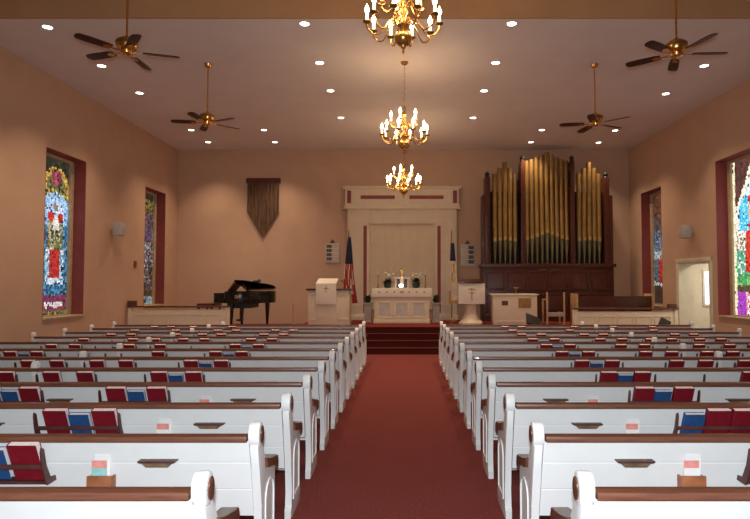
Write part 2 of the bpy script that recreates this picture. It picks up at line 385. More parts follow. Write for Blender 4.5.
# ------------------------------------------------------------------ pews
PEW_Y = [2.50 + .89 * k for k in range(12)]
RACKS = [2.325, 3.44, 4.26, 5.07]          # distance of each book rack from the aisle axis
def face_y(z): return .022 + (.86 - z) * .28   # rear face of the leaning back
def build_pew(sx, label):
    root = thing('pew', label, 'pew', (0, PEW_Y[0], 0), 0, 'white pews beside the aisle')
    def X(a, b): return (min(sx * a, sx * b), max(sx * a, sx * b))
    a, c = X(.86, 6.07)
    pts = []
    for z in (.86, .70, .694, .688, .53, .524, .518, .35):
        g = .0022 if z in (.694, .524) else 0
        pts.append((face_y(z) + g, z))
    pts += [(face_y(.35) + .03, .35), (face_y(.86) + .03, .86)]
    MB().prism(pts, 'x', a, c).build('back_panel', M['white'], root, smooth=False)
    MB().box(a, c, -.022, .062, .832, .868, .011).build('top_rail', M['rail'], root)
    MB().box(a, c, .20, .52, .405, .44, .01).build('seat', M['rail'], root)
    b = MB(); b.box(a, c, .44, .47, .25, .405); b.build('seat_apron', M['white'], root, smooth=False)
    # end standards: aisle, middle, wall
    prof = [(.14, 0), (.48, 0), (.48, .08), (.44, .12), (.44, .56), (.38, .60), (.25, .61), (.17, .68), (.10, .79), (.07, .84), (.0, .84), (-.012, .80), (.025, .68), (.095, .42), (.13, .2), (.12, .08), (.09, .06), (.09, 0)]
    for i, xc in enumerate((.82, 3.80, 6.10)):
        p0, p1 = X(xc - .024, xc + .024)
        e = MB().prism(prof, 'x', p0, p1, .006).build('pew_end', M['white'], root)
        # rounded scroll cap
        q0, q1 = X(xc - .033, xc + .033)
        sm = (1, .74, .6)[i]
        cap = [(.03 + .056 * sm * math.cos(t), .870 + (1 - sm) * .02 + .072 * (sm + 1) / 2 * math.sin(t)) for t in [2 * PI * k / 20 for k in range(20)]]
        MB().prism(cap, 'x', q0, q1, .012).build('end_cap', M['white'], e)
        if i != 1:
            d = -1 if i == 0 else 1
            f = sx * (xc + d * .033); g = sx * (xc + d * .041)
            med = [(.03 + .038 * sm * math.cos(t), .870 + .050 * sm * math.sin(t)) for t in [2 * PI * k / 18 for k in range(18)]]
            MB().prism(med, 'x', min(f, g), max(f, g), .003).build('medallion', M['armwood'], e)
            # raised arch moulding on the outer face
            f = sx * (xc + d * .024); g = sx * (xc + d * .032)
            o = [(.17, .12), (.40, .12), (.40, .44)] + [(.285 + .115 * math.cos(t), .44 + .10 * math.sin(t)) for t in [PI * k / 8 for k in range(1, 8)]] + [(.17, .44)]
            n = len(o); mo = MB()
            cx = sum(p[0] for p in o) / n; cz = sum(p[1] for p in o) / n
            for k in range(n):
                p, q = o[k], o[(k + 1) % n]
                pi = (cx + (p[0] - cx) * .84, cz + (p[1] - cz) * .90); qi = (cx + (q[0] - cx) * .84, cz + (q[1] - cz) * .90)
                mo.prism([p, q, qi, pi], 'x', min(f, g), max(f, g))
            mo.build('arch_moulding', M['white'], e, smooth=False)
        r0, r1 = X(xc - .042, xc + .042)
        arm = [(.17, .635), (.24, .614), (.37, .602), (.41, .575), (.43, .545), (.455, .55), (.468, .59), (.455, .628), (.41, .645), (.26, .655), (.19, .685), (.15, .70)]
        MB().prism(arm, 'x', r0, r1, .01).build('arm_cap', M['armwood'], e)
    # book racks
    for rc in RACKS:
        x0, x1 = X(rc - .31, rc + .31)
        r = MB()
        for xa, xb in ((x0, x0 + .011), (x1 - .011, x1)):
            r.prism([(face_y(.585) - .085, .585), (face_y(.60) - .100, .60), (face_y(.70) - .108, .70), (face_y(.79) - .098, .79), (face_y(.815) - .085, .815), (face_y(.80) - .066, .80), (face_y(.70) - .070, .70), (face_y(.62) - .050, .62), (face_y(.615), .615), (face_y(.585), .585)], 'x', xa, xb, .002)
        r.box(x0 + .011, x1 - .011, face_y(.6) - .096, face_y(.6) - .001, .595, .607)
        r.box(x0 + .011, x1 - .011, face_y(.7) - .106, face_y(.7) - .096, .688, .714, .002)
        r.build('book_rack', M['rackwood'], root)
    # communion-cup ledges
    for lc in (1.39, 3.02, 4.65):
        x0, x1 = X(lc - .11, lc + .11); fy = face_y(.7)
        l = MB()
        l.mi = 1; l.prism([(x0, .712), (x0 + .012, .706), (x1 - .012, .706), (x1, .712), (x1, .718), (x0, .718)], 'y', fy - .055, fy - .006)
        l.mi = 0; l.prism([(x0 + .02, .706), (x0 + .045, .682), (x1 - .045, .682), (x1 - .02, .706)], 'y', fy - .048, fy - .003)
        l.mi = 0
        for k in range(3):
            cx = x0 + .055 + k * .055; l.lathe([(.015, .718), (.015, .7195)], (cx, fy - .03, 0), 10)
        l.build('cup_ledge', [M['ledgewood'], M['rackwood']], root)
    x0, x1 = X(1.73 - .070, 1.73 + .070); fy = face_y(.57) - .018
    p = MB(); p.box(x0, x1, fy - .06, fy - .046, .535, .628, .002); p.box(x0, x0 + .01, fy - .046, fy + .006, .535, .62); p.box(x1 - .01, x1, fy - .046, fy + .006, .535, .62); p.box(x0, x1, fy - .046, fy - .003, .535, .547)
    p.build('card_pocket', M['pocketwood'], root)
    return root
def pew_label(k, s):
    if k == 0: return 'white pew with brown rail nearest the camera, %s of the red aisle' % s
    if k == 11: return 'white pew farthest from the camera, facing the chancel steps, %s of the aisle' % s
    return 'white pew with brown top rail, %s from the camera, %s of the aisle' % (ORD[k], s)
for sx, s in ((-1, 'left'), (1, 'right')):
    p0 = build_pew(sx, pew_label(0, s))
    for k in range(1, 12): dup(p0, (0, PEW_Y[k], 0), None, pew_label(k, s))

# ------------------------------------------------------------------ hymnals in the racks
def build_book(name, m, w, h, t, cat):
    # local: x width, z height, y thickness (front cover at -t/2)
    c = MB(); c.box(-w / 2, w / 2, -t / 2, -t / 2 + .003, 0, h, .001, 1); c.box(-w / 2, w / 2, t / 2 - .003, t / 2, 0, h, .001, 1)
    c.box(-w / 2, -w / 2 + .004, -t / 2 + .003, t / 2 - .003, 0, h)
    o = c.build(name, m)
    MB().box(-w / 2 + .004, w / 2 - .005, -t / 2 + .003, t / 2 - .003, .004, h - .005).build('pages', M['pages'], o, smooth=False)
    o['category'] = cat; return o
book_proto = {'red': build_book('hymnal', M['redbook'], .168, .240, .044, 'book'), 'blue': build_book('hymnal', M['bluebook'], .146, .205, .036, 'book')}
brnd = random.Random(11)
used = {'red': False, 'blue': False}
RACKNAME = ['rack nearest aisle', 'second rack from aisle', 'third rack from aisle', 'rack nearest wall']
lean = math.atan(.28)
books_in = {}
for sx, s in ((-1, 'left'), (1, 'right')):
    for k in range(1, 12):
        for ri, rc in enumerate(RACKS):
            for pos, off in (('left end', -.205), ('middle', -.035), ('right end', .145)):
                x = sx * rc + off + (.05 if sx < 0 else .032)
                px = 405 + (x - .04) * 580 / (PEW_Y[k] - .05)
                if px < -8 or px > 758: continue
                kind = 'blue' if pos == 'middle' else 'red'
                if k > 1 or True:
                    if kind == 'blue' and (k > 6 and brnd.random() < .6): continue
                    if kind == 'blue' and ri == 1 and k > 3: continue
                    if kind == 'red' and ri > 0 and brnd.random() < .15 and k > 3: continue
                    if ri == 2 and brnd.random() < .35: continue
                    if k >= 10 and brnd.random() < .35: continue
                if sx > 0 and k == 2 and ri == 0: kind = {'left end': 'blue', 'middle': 'red', 'right end': 'red'}[pos]
                lab = '%s hymnal at %s of %s, %s pew %s of aisle' % (kind, pos, RACKNAME[ri], ORD[k], s)
                if pos == 'middle': lab = '%s hymnal in middle of %s, %s pew %s of aisle' % (kind, RACKNAME[ri], ORD[k], s)
                pr = book_proto[kind]
                b = pr if not used[kind] else dup(pr, None); used[kind] = True
                b.location = (x + brnd.uniform(-.006, .006), PEW_Y[k] + face_y(.607) - .046, .608 + .0088)
                b.rotation_euler = (.40, 0, brnd.uniform(-.015, .015))
                b['label'] = lab; b['category'] = 'book'; b['group'] = '%s hymnals in the pew racks' % kind

# cards in the pew pockets
def build_card(m, w, h, extra=None):
    c = MB(); c.mi = 0; c.box(-w / 2, w / 2, -.002, .002, 0, h)
    if extra:
        c.mi = 1; c.box(-w / 2, w / 2, -.003, -.002, 0, h * .74)
    return c.build('card', [m] + ([extra] if extra else []), smooth=False)
first = {}
for sx, s in ((-1, 'left'), (1, 'right')):
    for k in (1, 2, 3):
        for nm, m, h, dy, ex, dx in (('white', M['paper'], .195, .006, None, .008), ('pink', M['pink'], .165, -.005, M['teal'] if sx < 0 and k == 1 else M['paper'], -.006)):
            key = (nm, 't' if ex is M['teal'] else 'p')
            c = dup(first[key], None) if key in first else build_card(m, .088, h, ex)
            first.setdefault(key, c)
            c.location = (sx * 1.73 + dx, PEW_Y[k] + face_y(.57) - .045 + dy, .5485); c.rotation_euler = (.06, 0, 0)
            tag(c, '%s card standing in the wooden pocket on %s pew %s of aisle' % ('plain white' if nm == 'white' else 'pink topped', ORD[k], s), 'card', 'cards in the pew pockets')

# ------------------------------------------------------------------ recessed downlights
def build_light():
    r = thing('recessed_downlight', '', 'ceiling light', (0, 0, ZC), 0, 'recessed lights in the ceiling')
    pr = [(.070, -.004), (.085, -.012), (.095, -.006), (.095, 0.0)]
    b = MB(); seg = 20
    rings = [[b.bm.verts.new((q * math.cos(2 * PI * k / seg), q * math.sin(2 * PI * k / seg), z)) for k in range(seg)] for q, z in pr]
    for i in range(3):
        for k in range(seg): b.bm.faces.new((rings[i][k], rings[i][(k + 1) % seg], rings[i + 1][(k + 1) % seg], rings[i + 1][k]))
    b.build('trim_ring', M['trimwhite'], r)
    MB().lathe([(.072, -.006), (.072, -.003)], (0, 0, 0), 20).build('lens', M['lens'], r)
    return r
ROWS = [('beside the left wall', -5.72, (9.2, 10.87, 12.45, 15.5, 16.85)), ('behind the left fans', -3.76, (15.5, 16.85)),
        ('left of the chandeliers', -1.55, (9.08, 10.72, 12.3, 14.34)), ('right of the chandeliers', 1.75, (9.08, 10.72, 12.3, 14.34)),
        ('behind the right fans', 3.74, (15.5, 16.85)), ('beside the right wall', 5.74, (9.2, 10.87, 12.5, 15.55, 16.9))]
pl = None
for nm, x, ys in ROWS:
    for i, y in enumerate(ys):
        if pl is None: o = pl = build_light()
        else: o = dup(pl, None)
        o.location = (x, y, ZC)
        o['label'] = 'lit round recessed light, %s from the camera in the row %s' % (ORD[i], nm)
        L = bpy.data.lights.new('downlight_spot', 'SPOT'); L.energy = 128; L.spot_size = 1.75; L.spot_blend = .8; L.color = (1, .74, .50); L.shadow_soft_size = .08
        lo = bpy.data.objects.new('downlight_spot', L); col.objects.link(lo); lo.location = (x, y, ZC - .03)

# ------------------------------------------------------------------ ceiling fans
def build_fan(label, zc, zh):
    r = thing('ceiling_fan', label, 'ceiling fan', (0, 0, zh), 0, 'brass ceiling fans with dark blades')
    H = zc - zh
    MB().lathe([(.012, -.075), (.05, -.06), (.072, -.02), (.075, 0)], (0, 0, H), 18).build('canopy', M['brass'], r)
    MB().tube([(0, 0, .12), (0, 0, H - .06)], .013, 10).build('downrod', M['brass'], r)
    b = MB(); b.lathe([(.03, -.10), (.075, -.085), (.085, -.05), (.06, -.03), (.115, -.01), (.135, .03), (.13, .085), (.09, .115), (.04, .14), (.02, .16)], (0, 0, 0), 22)
    b.build('motor_housing', M['brass'], r)
    MB().lathe([(.125, .034), (.138, .04), (.138, .072), (.125, .078)], (0, 0, 0), 22).build('vent_band', M['brassdark'], r)
    for k in range(5):
        a = 2 * PI * k / 5
        R = Matrix.Rotation(a, 4, 'Z')
        T_ = Matrix.Rotation(math.radians(11), 4, 'X')
        pts = [(.20, -.050), (.26, -.060), (.48, -.068), (.61, -.064), (.645, -.045), (.66, 0), (.645, .045), (.61, .064), (.48, .068), (.26, .060), (.20, .050)]
        DZ = Matrix.Translation((0, 0, -.055))
        bl = MB().prism(pts, 'z', -.005, .005, .002).xf(DZ @ R @ T_).build('blade', M['blade'], r)
        b = MB(); b.prism([(.10, -.018), (.20, -.012), (.24, -.045), (.29, -.03), (.31, 0), (.29, .03), (.24, .045), (.20, .012), (.10, .018)], 'z', -.012, -.006)
        b.xf(DZ @ R @ T_).build('blade_iron', M['brass'], bl)
    return r
def fan_at(x, y, zc, zh, rz, label):
    f = build_fan(label, zc, zh); f.location = (x, y, zh); f.rotation_euler = (0, 0, rz)
fan_at(-3.63, 7.55, ZU, 4.86, .31, 'brass ceiling fan with dark blades at upper left, nearer the camera')
fan_at(3.64, 7.55, ZU, 4.83, -.035, 'brass ceiling fan with dark blades at upper right, nearer the camera')
fan_at(-3.67, 10.8, ZC, 4.82, .785, 'brass ceiling fan with dark blades far left, beyond the larger left fan')
fan_at(3.63, 10.8, ZC, 4.80, .49, 'brass ceiling fan with dark blades far right, in front of organ pipes')

# ------------------------------------------------------------------ chandeliers
def build_chandelier(label, x, y, z, zc):
    # z = height of the bottom of the ball
    r = thing('chandelier', label, 'chandelier', (x, y, z), 0, 'brass candle chandeliers above the aisle')
    H = zc - z
    b = MB(); b.lathe([(.004, -.11), (.012, -.10), (.016, -.075), (.008, -.055), (.03, -.03), (.035, -.01), (.06, 0), (.098, .045), (.105, .085), (.09, .13), (.055, .16), (.03, .175), (.05, .20), (.075, .225), (.05, .25), (.025, .28), (.03, .34), (.055, .38), (.06, .43), (.035, .48), (.02, .54), (.035, .60), (.05, .63), (.03, .66), (.015, .72), (.03, .76), (.02, .80), (.008, .83)], (0, 0, 0), 20)
    b.build('stem', M['brass'], r)
    c = MB(); n = int((H - .87) / .055)
    for i in range(n):
        zz = .83 + (H - .87) * (i + .5) / n; hl = (H - .87) / n * .62
        ring = []
        for k in range(9):
            t = 2 * PI * k / 8
            p = (.013 * math.cos(t), 0, zz + hl * math.sin(t)) if i % 2 else (0, .013 * math.cos(t), zz + hl * math.sin(t))
            ring.append(p)
        c.tube(ring, .004, 5, cap=False)
    c.build('chain', M['brass'], r)
    MB().lathe([(.01, -.06), (.05, -.045), (.07, -.015), (.075, 0)], (0, 0, H), 18).build('canopy', M['brass'], r)
    for n, R0, zt, ph, dip in ((10, .42, .26, .1, .14), (5, .25, .50, .5, .10)):
        for k in range(n):
            a = 2 * PI * (k + ph) / n; ca, sa = math.cos(a), math.sin(a)
            zb = .21 if n > 6 else .45
            pr = [(.04, zb), (.10, zb + .05), (R0 * .45, zb + .03), (R0 * .66, zt - dip), (R0 * .85, zt - dip + .01), (R0 * .97, zt - dip * .55), (R0, zt - .03), (R0, zt)]
            # smooth the scroll
            sm = []
            for i in range(len(pr) - 1):
                p_1 = pr[max(i - 1, 0)]; p0 = pr[i]; p1 = pr[i + 1]; p2 = pr[min(i + 2, len(pr) - 1)]
                for t in (0, .33, .66):
                    f = lambda q: .5 * (2 * p0[q] + (p1[q] - p_1[q]) * t + (2 * p_1[q] - 5 * p0[q] + 4 * p1[q] - p2[q]) * t * t + (3 * p0[q] - p_1[q] - 3 * p1[q] + p2[q]) * t ** 3)
                    sm.append((f(0), f(1)))
            sm.append(pr[-1])
            arm = MB().tube([(q * ca, q * sa, zz) for q, zz in sm], .0085, 7).build('arm', M['brass'], r)
            cx, cy = R0 * ca, R0 * sa
            MB().lathe([(.012, zt - .02), (.045, zt - .004), (.048, zt + .006), (.016, zt + .006)], (cx, cy, 0), 12).build('drip_pan', M['brassdark'], arm)
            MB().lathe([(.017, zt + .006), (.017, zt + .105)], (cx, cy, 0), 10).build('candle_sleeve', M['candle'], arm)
            MB().lathe([(.014, zt + .105), (.025, zt + .125), (.028, zt + .145), (.018, zt + .175), (.005, zt + .20), (.001, zt + .212)], (cx, cy, 0), 10).build('bulb', M['bulb'], arm)
    for k in range(4):
        a = PI / 4 + k * PI / 2
        for rr, zz, e in ((.34, .44, 5.5),):
            L = bpy.data.lights.new('chandelier_lamp', 'POINT'); L.energy = e; L.color = (1, .60, .28); L.shadow_soft_size = .06
            lo = bpy.data.objects.new('chandelier_lamp', L); col.objects.link(lo); lo.location = (x + rr * math.cos(a), y + rr * math.sin(a), z + zz)
build_chandelier('brass candle chandelier nearest the camera, cut by the top of the picture', .03, 6.6, 4.50, ZU)
build_chandelier('middle one of three brass candle chandeliers hanging over the aisle', .04, 10.7, 4.25, ZC)
build_chandelier('farthest brass candle chandelier, hanging before the white altar surround', .02, 14.68, 4.02, ZC)

# ------------------------------------------------------------------ reredos (white altar surround)
AX = -.04
r = thing('reredos', 'tall white altar surround with burgundy inlay strips on the back wall', 'altar surround', (AX, YB, PZ))
def rb(name, m, boxes, par=r, bev=.008):
    b = MB()
    for q in boxes: b.box(q[0], q[1], q[2] - YB, q[3] - YB, q[4] - PZ, q[5] - PZ, bev)
    return b.build(name, m, par)
D = YB - .021
rb('back_panel', M['ivory'], [(-1.0, 1.0, YB - .06, D, PZ + .32, 3.62)], bev=0)
b = MB()
for k in range(5):
    x = -1.0 + .5 * k; b.box(x - .02, x + .02, -.085, -.06, .32, 3.0, .006)
b.build('panel_moulding', M['ivory'], r)
for sx in (-1, 1):
    x0, x1 = sorted((sx * 1.0, sx * 1.67))
    pil = rb('pilaster', M['cream'], [(x0, x1, YB - .20, D, PZ, 4.05), (x0 - .03, x1 + .03, YB - .24, D, PZ, PZ + .16)])
    c0, c1 = sorted((sx * 1.08, sx * 1.18))
    rb('inlay', M['burg'], [(c0, c1, YB - .212, YB - .19, .84, 3.50)], pil, bev=.003)
    e0, e1 = sorted((sx * 1.25, sx * 1.56)); bm_ = .014
    rb('panel_moulding', M['cream'], [(e0, e0 + .03, YB - .215, YB - .19, 1.05, 3.8), (e1 - .03, e1, YB - .215, YB - .19, 1.05, 3.8), (e0 + .03, e1 - .03, YB - .215, YB - .19, 3.77, 3.8), (e0 + .03, e1 - .03, YB - .215, YB - .19, 1.05, 1.08)], pil, bev=.004)
ent = rb('lintel', M['cream'], [(-1.0, 1.0, YB - .18, D, 3.62, 4.05), (-1.04, 1.04, YB - .205, D, 3.56, 3.64)])
fr = rb('frieze', M['cream'], [(-1.74, 1.74, YB - .24, D, 4.14, 4.63), (-1.76, 1.76, YB - .27, D, 4.03, 4.14), (-.17, .17, YB - .265, YB - .2, 4.16, 4.61)])
rb('inlay', M['burg'], [(-1.27, -.22, YB - .252, YB - .23, 4.32, 4.43)], fr, bev=.003)
rb('inlay', M['burg'], [(.22, 1.27, YB - .252, YB - .23, 4.32, 4.43)], fr, bev=.003)
rb('inlay', M['burg'], [(-1.68, -1.56, YB - .252, YB - .23, 4.19, 4.58)], fr, bev=.003)
rb('inlay', M['burg'], [(1.56, 1.68, YB - .252, YB - .23, 4.19, 4.58)], fr, bev=.003)
rb('cornice', M['cream'], [(-1.80, 1.80, YB - .30, D, 4.63, 4.68), (-1.84, 1.84, YB - .34, D, 4.68, 4.71), (-1.82, 1.82, YB - .30, D, 4.01, 4.04)], bev=.01)

# ------------------------------------------------------------------ altar and what stands on it
AY = 16.35
a = thing('altar', 'white panelled altar table below the tall white surround', 'altar', (AX, AY, PZ))
MB().box(-.77, .77, 0, .70, 0, .76, .01).build('body', M['cream'], a)
b = MB()
for k in range(3):
    x0 = -.70 + k * .48; x1 = x0 + .42
    b.box(x0, x1, -.02, 0, .56, .62, .005); b.box(x0, x1, -.02, 0, .14, .20, .005); b.box(x0, x0 + .05, -.02, 0, .20, .56, .005); b.box(x1 - .05, x1, -.02, 0, .20, .56, .005)
b.build('panel_frame', M['cream'], a)
for k in range(3): MB().box(-.65 + k * .48, -.33 + k * .48, -.006, 0, .20, .56).build('panel', M['greytone'], a, smooth=False)  # grey tone puts the shade of the recessed panels into their colour
MB().box(-.80, .80, -.04, .72, 0, .10, .012).build('plinth', M['cream'], a)
t = MB().box(-.84, .84, -.06, .74, .74, .985, .012).build('tabletop', M['cloth'], a)
b = MB()
for k in range(-3, 4):
    if k == 0: continue
    b.ball((k * .21, -.061, .875), .022, 1.6, .15, 1, 8)
b.box(-.06, .06, -.063, -.06, .85, .90)
b.build('gold_lettering_band', M['gold'], t)
ZA = PZ + .985
def candlestick(x, label):
    c = thing('candlestick', label, 'candlestick', (x, AY + .42, ZA), 0, 'altar candlesticks')
    MB().lathe([(.05, 0), (.05, .012), (.02, .03), (.012, .06), (.02, .10), (.010, .14), (.010, .33), (.022, .35), (.030, .37), (.012, .372)], (0, 0, 0), 14).build('stick', M['brass'], c)
    MB().lathe([(.012, .372), (.012, .56), (.003, .58)], (0, 0, 0), 10).build('candle', M['cloth'], c)
candlestick(AX - .69, 'brass candlestick with white candle at the left end of the altar')
candlestick(AX + .68, 'brass candlestick with white candle at the right end of the altar')
def plant(name, x, y, z, s, label, white, cat='plant'):
    p = thing(name, label, cat, (x, y, z))
    MB().lathe([(.055 * s, 0), (.085 * s, .03), (.10 * s, .12 * s), (.09 * s, .14 * s), (.07 * s, .14 * s)], (0, 0, 0), 14).build('pot', M['pot'], p)
    lf = MB()
    for k in range(34):
        an = rnd.uniform(0, 2 * PI); el = rnd.uniform(.1, 1.3); Lg = rnd.uniform(.12, .2) * s
        d = Vector((math.cos(an) * math.cos(el), math.sin(an) * math.cos(el), math.sin(el)))
        sd = d.cross(Vector((0, 0, 1))).normalized() * .028 * s
        o = Vector((0, 0, .12 * s)); m = o + d * Lg * .55 + Vector((0, 0, .01)); e = o + d * Lg + Vector((0, 0, -.02 * s))
        v = [lf.bm.verts.new(q) for q in (o, m + sd, e, m - sd, m + Vector((0, 0, .012)))]
        lf.bm.faces.new((v[0], v[1], v[4])); lf.bm.faces.new((v[1], v[2], v[4])); lf.bm.faces.new((v[2], v[3], v[4])); lf.bm.faces.new((v[3], v[0], v[4]))
    lf.build('foliage', M['leaf'], p)
    if white:
        f = MB()
        for k in range(12):
            an = rnd.uniform(0, 2 * PI); q = rnd.uniform(.02, .16) * s; zz = rnd.uniform(.26, .40) * s
            f.ball((q * math.cos(an), q * math.sin(an), zz), .032 * s, 1, 1, .6, 8)
            f.tube([(0, 0, .12 * s), (q * math.cos(an), q * math.sin(an), zz)], .004, 4)
        f.build('flower', M['flower'], p)
plant('potted_plant', AX - .41, AY + .30, ZA, 1.15, 'dark potted plant with pale flowers at left of the altar top', True)
plant('potted_plant', AX + .41, AY + .30, ZA, 1.15, 'dark potted plant with pale flowers at right of the altar top', True)
c = thing('altar_cross', 'brass cross on a pale stand with dark openings at the middle of the altar', 'cross', (AX - .0, AY + .46, ZA))
b = MB(); b.box(-.23, .23, -.09, .09, .27, .31, .006); b.box(-.19, -.16, -.08, .08, 0, .27); b.box(.16, .19, -.08, .08, 0, .27); b.box(-.05, .05, -.08, .08, 0, .27); b.box(-.16, .16, .05, .08, 0, .27)
b.build('stand', M['cloth'], c)
b = MB(); b.box(-.155, -.055, -.05, .04, .005, .265); b.box(.055, .155, -.05, .04, .005, .265); b.build('stand_opening', M['slate'], c, smooth=False)  # dark boxes fill the two openings of the stand
b = MB(); b.lathe([(.07, .31), (.06, .33), (.02, .345), (.014, .36)], (0, 0, 0), 12); b.box(-.013, .013, -.01, .01, .35, .60, .003); b.box(-.085, .085, -.009, .009, .49, .516, .003)
b.build('cross', M['brass'], c)
l = thing('altar_glare', 'white glare shown as a glowing globe at the front centre of the altar', 'lamp', (AX - .02, AY + .10, ZA))  # glowing globe stands in for a white glare on the altar
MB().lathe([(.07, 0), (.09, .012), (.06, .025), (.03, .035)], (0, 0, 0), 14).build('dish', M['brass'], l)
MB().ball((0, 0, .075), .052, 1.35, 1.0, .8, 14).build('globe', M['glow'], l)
for sx, s in ((-1, 'left'), (1, 'right')):
    x = AX + sx * .98
    t = thing('flower_stand', 'pale square pedestal on the chancel floor just %s of the altar' % s, 'plant stand', (x, 16.75, PZ))
    MB().box(-.10, .10, -.10, .10, .05, .52, .006).build('column', M['greycloth'], t)
    b = MB(); b.box(-.13, .13, -.13, .13, 0, .05, .006); b.box(-.13, .13, -.13, .13, .52, .56, .006); b.build('moulding', M['greycloth'], t)
    plant('potted_fern', x, 16.75, PZ + .56, .9, 'dark potted fern on the pale pedestal just %s of the altar' % s, False)

# ------------------------------------------------------------------ pulpit, lectern, flags, hymn boards
p = thing('pulpit', 'wide white panelled pulpit with dark top left of the altar', 'pulpit', (-2.02, 15.75, PZ))
MB().box(-.56, .56, 0, .62, 0, .93, .01).build('body', M['cream'], p)
for x0, x1 in ((-.53, -.36), (.22, .53)):
    b = MB(); b.box(x0, x1, -.018, 0, .80, .86, .004); b.box(x0, x1, -.018, 0, .12, .18, .004); b.box(x0, x0 + .035, -.018, 0, .18, .80, .004); b.box(x1 - .035, x1, -.018, 0, .18, .80, .004)
    b.build('panel_frame', M['cream'], p)
MB().box(-.61, .61, -.05, .66, .93, .975, .008).build('top', M['mahog'], p)
MB().prism([(.02, .975), (.5, .975), (.5, 1.23), (.02, 1.10)], 'x', -.30, .20, .005).build('book_rest', M['cream'], p)
pc = MB(); pc.box(-.34, .21, -.062, -.052, .56, 1.115, .003); pc.prism([(-.062, 1.105), (.48, 1.25), (.48, 1.26), (-.062, 1.118)], 'x', -.34, .21)
cl = pc.build('parament', M['cloth'], p)
b = MB(); b.box(-.075, -.055, -.068, -.062, .86, 1.06); b.box(-.135, .005, -.068, -.062, .975, .995); b.ball((-.065, -.064, .985), .03, 1, .2, 1, 10)
b.build('gold_cross', M['gold'], cl)
p = thing('microphone', 'small black gooseneck microphone on the right end of the pulpit top', 'microphone', (-1.62, 15.95, PZ + .98))
MB().tube([(0, 0, 0), (0, 0, .10), (-.02, -.02, .17), (-.05, -.05, .20)], .006, 6).build('gooseneck', M['blackmatt'], p)
MB().ball((-.06, -.06, .205), .022, 1, 1, 1, 10).build('capsule', M['blackmatt'], p)
b = MB(); b.lathe([(.10, 0), (.10, .015), (.03, .03), (.018, .04), (.016, .68), (.026, .70), (.020, .72)], (0, 0, 0), 12)
tag(b.build('stanchion', M['tanwood'], None, (-2.95, 15.6, PL)), 'thin tan post standing just left of the white pulpit', 'post')

p = thing('lectern', 'white pedestal lectern with gold cross and dark top, right of altar', 'lectern', (1.86, 15.75, PZ))
b = MB(); b.lathe([(.34, 0), (.34, .05), (.30, .08), (.22, .16), (.17, .30), (.17, .52), (.22, .57)], (0, .25, 0), 8); b.build('pedestal', M['cream'], p)
MB().box(-.36, .36, 0, .50, .56, 1.12, .012).build('body', M['cloth'], p)
MB().prism([(-.03, 1.12), (.53, 1.12), (.53, 1.24), (-.03, 1.16)], 'x', -.34, .30, .004).build('reading_desk', M['mahog'], p)
b = MB(); b.box(-.012, .012, -.008, 0, .68, 1.00); b.box(-.10, .10, -.008, 0, .95, .975); b.box(-.07, .07, -.008, 0, .85, .87); b.box(-.03, .03, -.008, 0, .68, .70); b.build('gold_cross', M['gold'], p)

def flag(x, y, label, kind):
    f = thing('flag', label, 'flag', (x, y, PZ))
    MB().lathe([(.17, 0), (.17, .03), (.10, .05), (.04, .09), (.025, .12)], (0, 0, 0), 18).build('stand', M['brassdark'], f)
    MB().tube([(0, 0, .1), (0, 0, 2.52)], .014, 10).build('pole', M['brownwood'], f)
    MB().lathe([(.01, 2.52), (.03, 2.54), (.01, 2.56), (.022, 2.60), (.002, 2.68)], (0, 0, 0), 10).build('finial', M['brass'], f)
    b = MB(); NS, NZ = 36, 22; rows = []
    ztop, zbot = 2.46, .55
    for j in range(NZ + 1):
        t = j / NZ; z = ztop + (zbot - ztop) * t
        R = .035 + (.135 if kind == 'us' else .085) * t ** .9; cx = .02 + (.035 * t if kind == 'w' else -.02 * t + .13 * max(0, t - .6))
        rows.append([b.bm.verts.new((cx + R * (1 + .24 * math.sin(6 * 2 * PI * k / NS + 1.5 * t)) * math.cos(2 * PI * k / NS), .02 + R * .75 * (1 + .24 * math.sin(6 * 2 * PI * k / NS + 1.5 * t)) * math.sin(2 * PI * k / NS), z)) for k in range(NS)])
    for j in range(NZ):
        for k in range(NS):
            fc = b.bm.faces.new((rows[j][k], rows[j][(k + 1) % NS], rows[j + 1][(k + 1) % NS], rows[j + 1][k]))
            t = (j + .5) / NZ
            if kind == 'us': fc.material_index = 0 if t < .40 else (1 if ((k + int(t * 8)) // 2) % 2 == 0 or (k % 5 == 0) else 2)
            else: fc.material_index = 0 if .08 < t < .36 else (3 if t > .95 or (k // 3 + j // 3) % 6 == 0 else 2)
    b.build('flag_cloth', [M['flagblue'], M['flagred'], M['flagwhite'], M['fringe']], f)
flag(-1.58, 16.75, 'United States flag hanging furled on its pole behind the pulpit', 'us')
flag(1.40, 16.75, 'navy and white flag hanging furled on its pole behind the lectern', 'w')

def hymn_board(x0, x1, z0, z1, dark_side, label):
    xc = (x0 + x1) / 2; w = (x1 - x0) / 2; h = z1 - z0
    o = thing('hymn_board', label, 'hymn board', (xc, YB, z0))
    MB().box(-w, w, -.04, -.001, 0, h, .006).build('board', M['greytone'], o)
    b = MB(); b.prism([(-.10, h), (.10, h), (.05, h + .05), (.03, h + .09), (0, h + .12), (-.03, h + .09), (-.05, h + .05)], 'y', -.035, -.002); b.build('crest', M['brownwood'], o)
    b = MB()
    for k in range(4):
        z = .06 + k * (h - .1) / 4; b.box(-w + .02, w - .02, -.052, -.04, z, z + .02)
    b.build('card_rail', M['cream'], o)
    b = MB()
    for k in range(4):
        z = .085 + k * (h - .1) / 4; xx = -w + .03 if dark_side < 0 else w - .19
        b.box(xx, xx + .16, -.05, -.04, z, z + (h - .1) / 4 - .035)
    b.build('number_card', M['slate'], o)
hymn_board(-2.40, -1.98, 2.36, 2.98, -1, 'pale hymn board with dark cards on the wall above the pulpit')
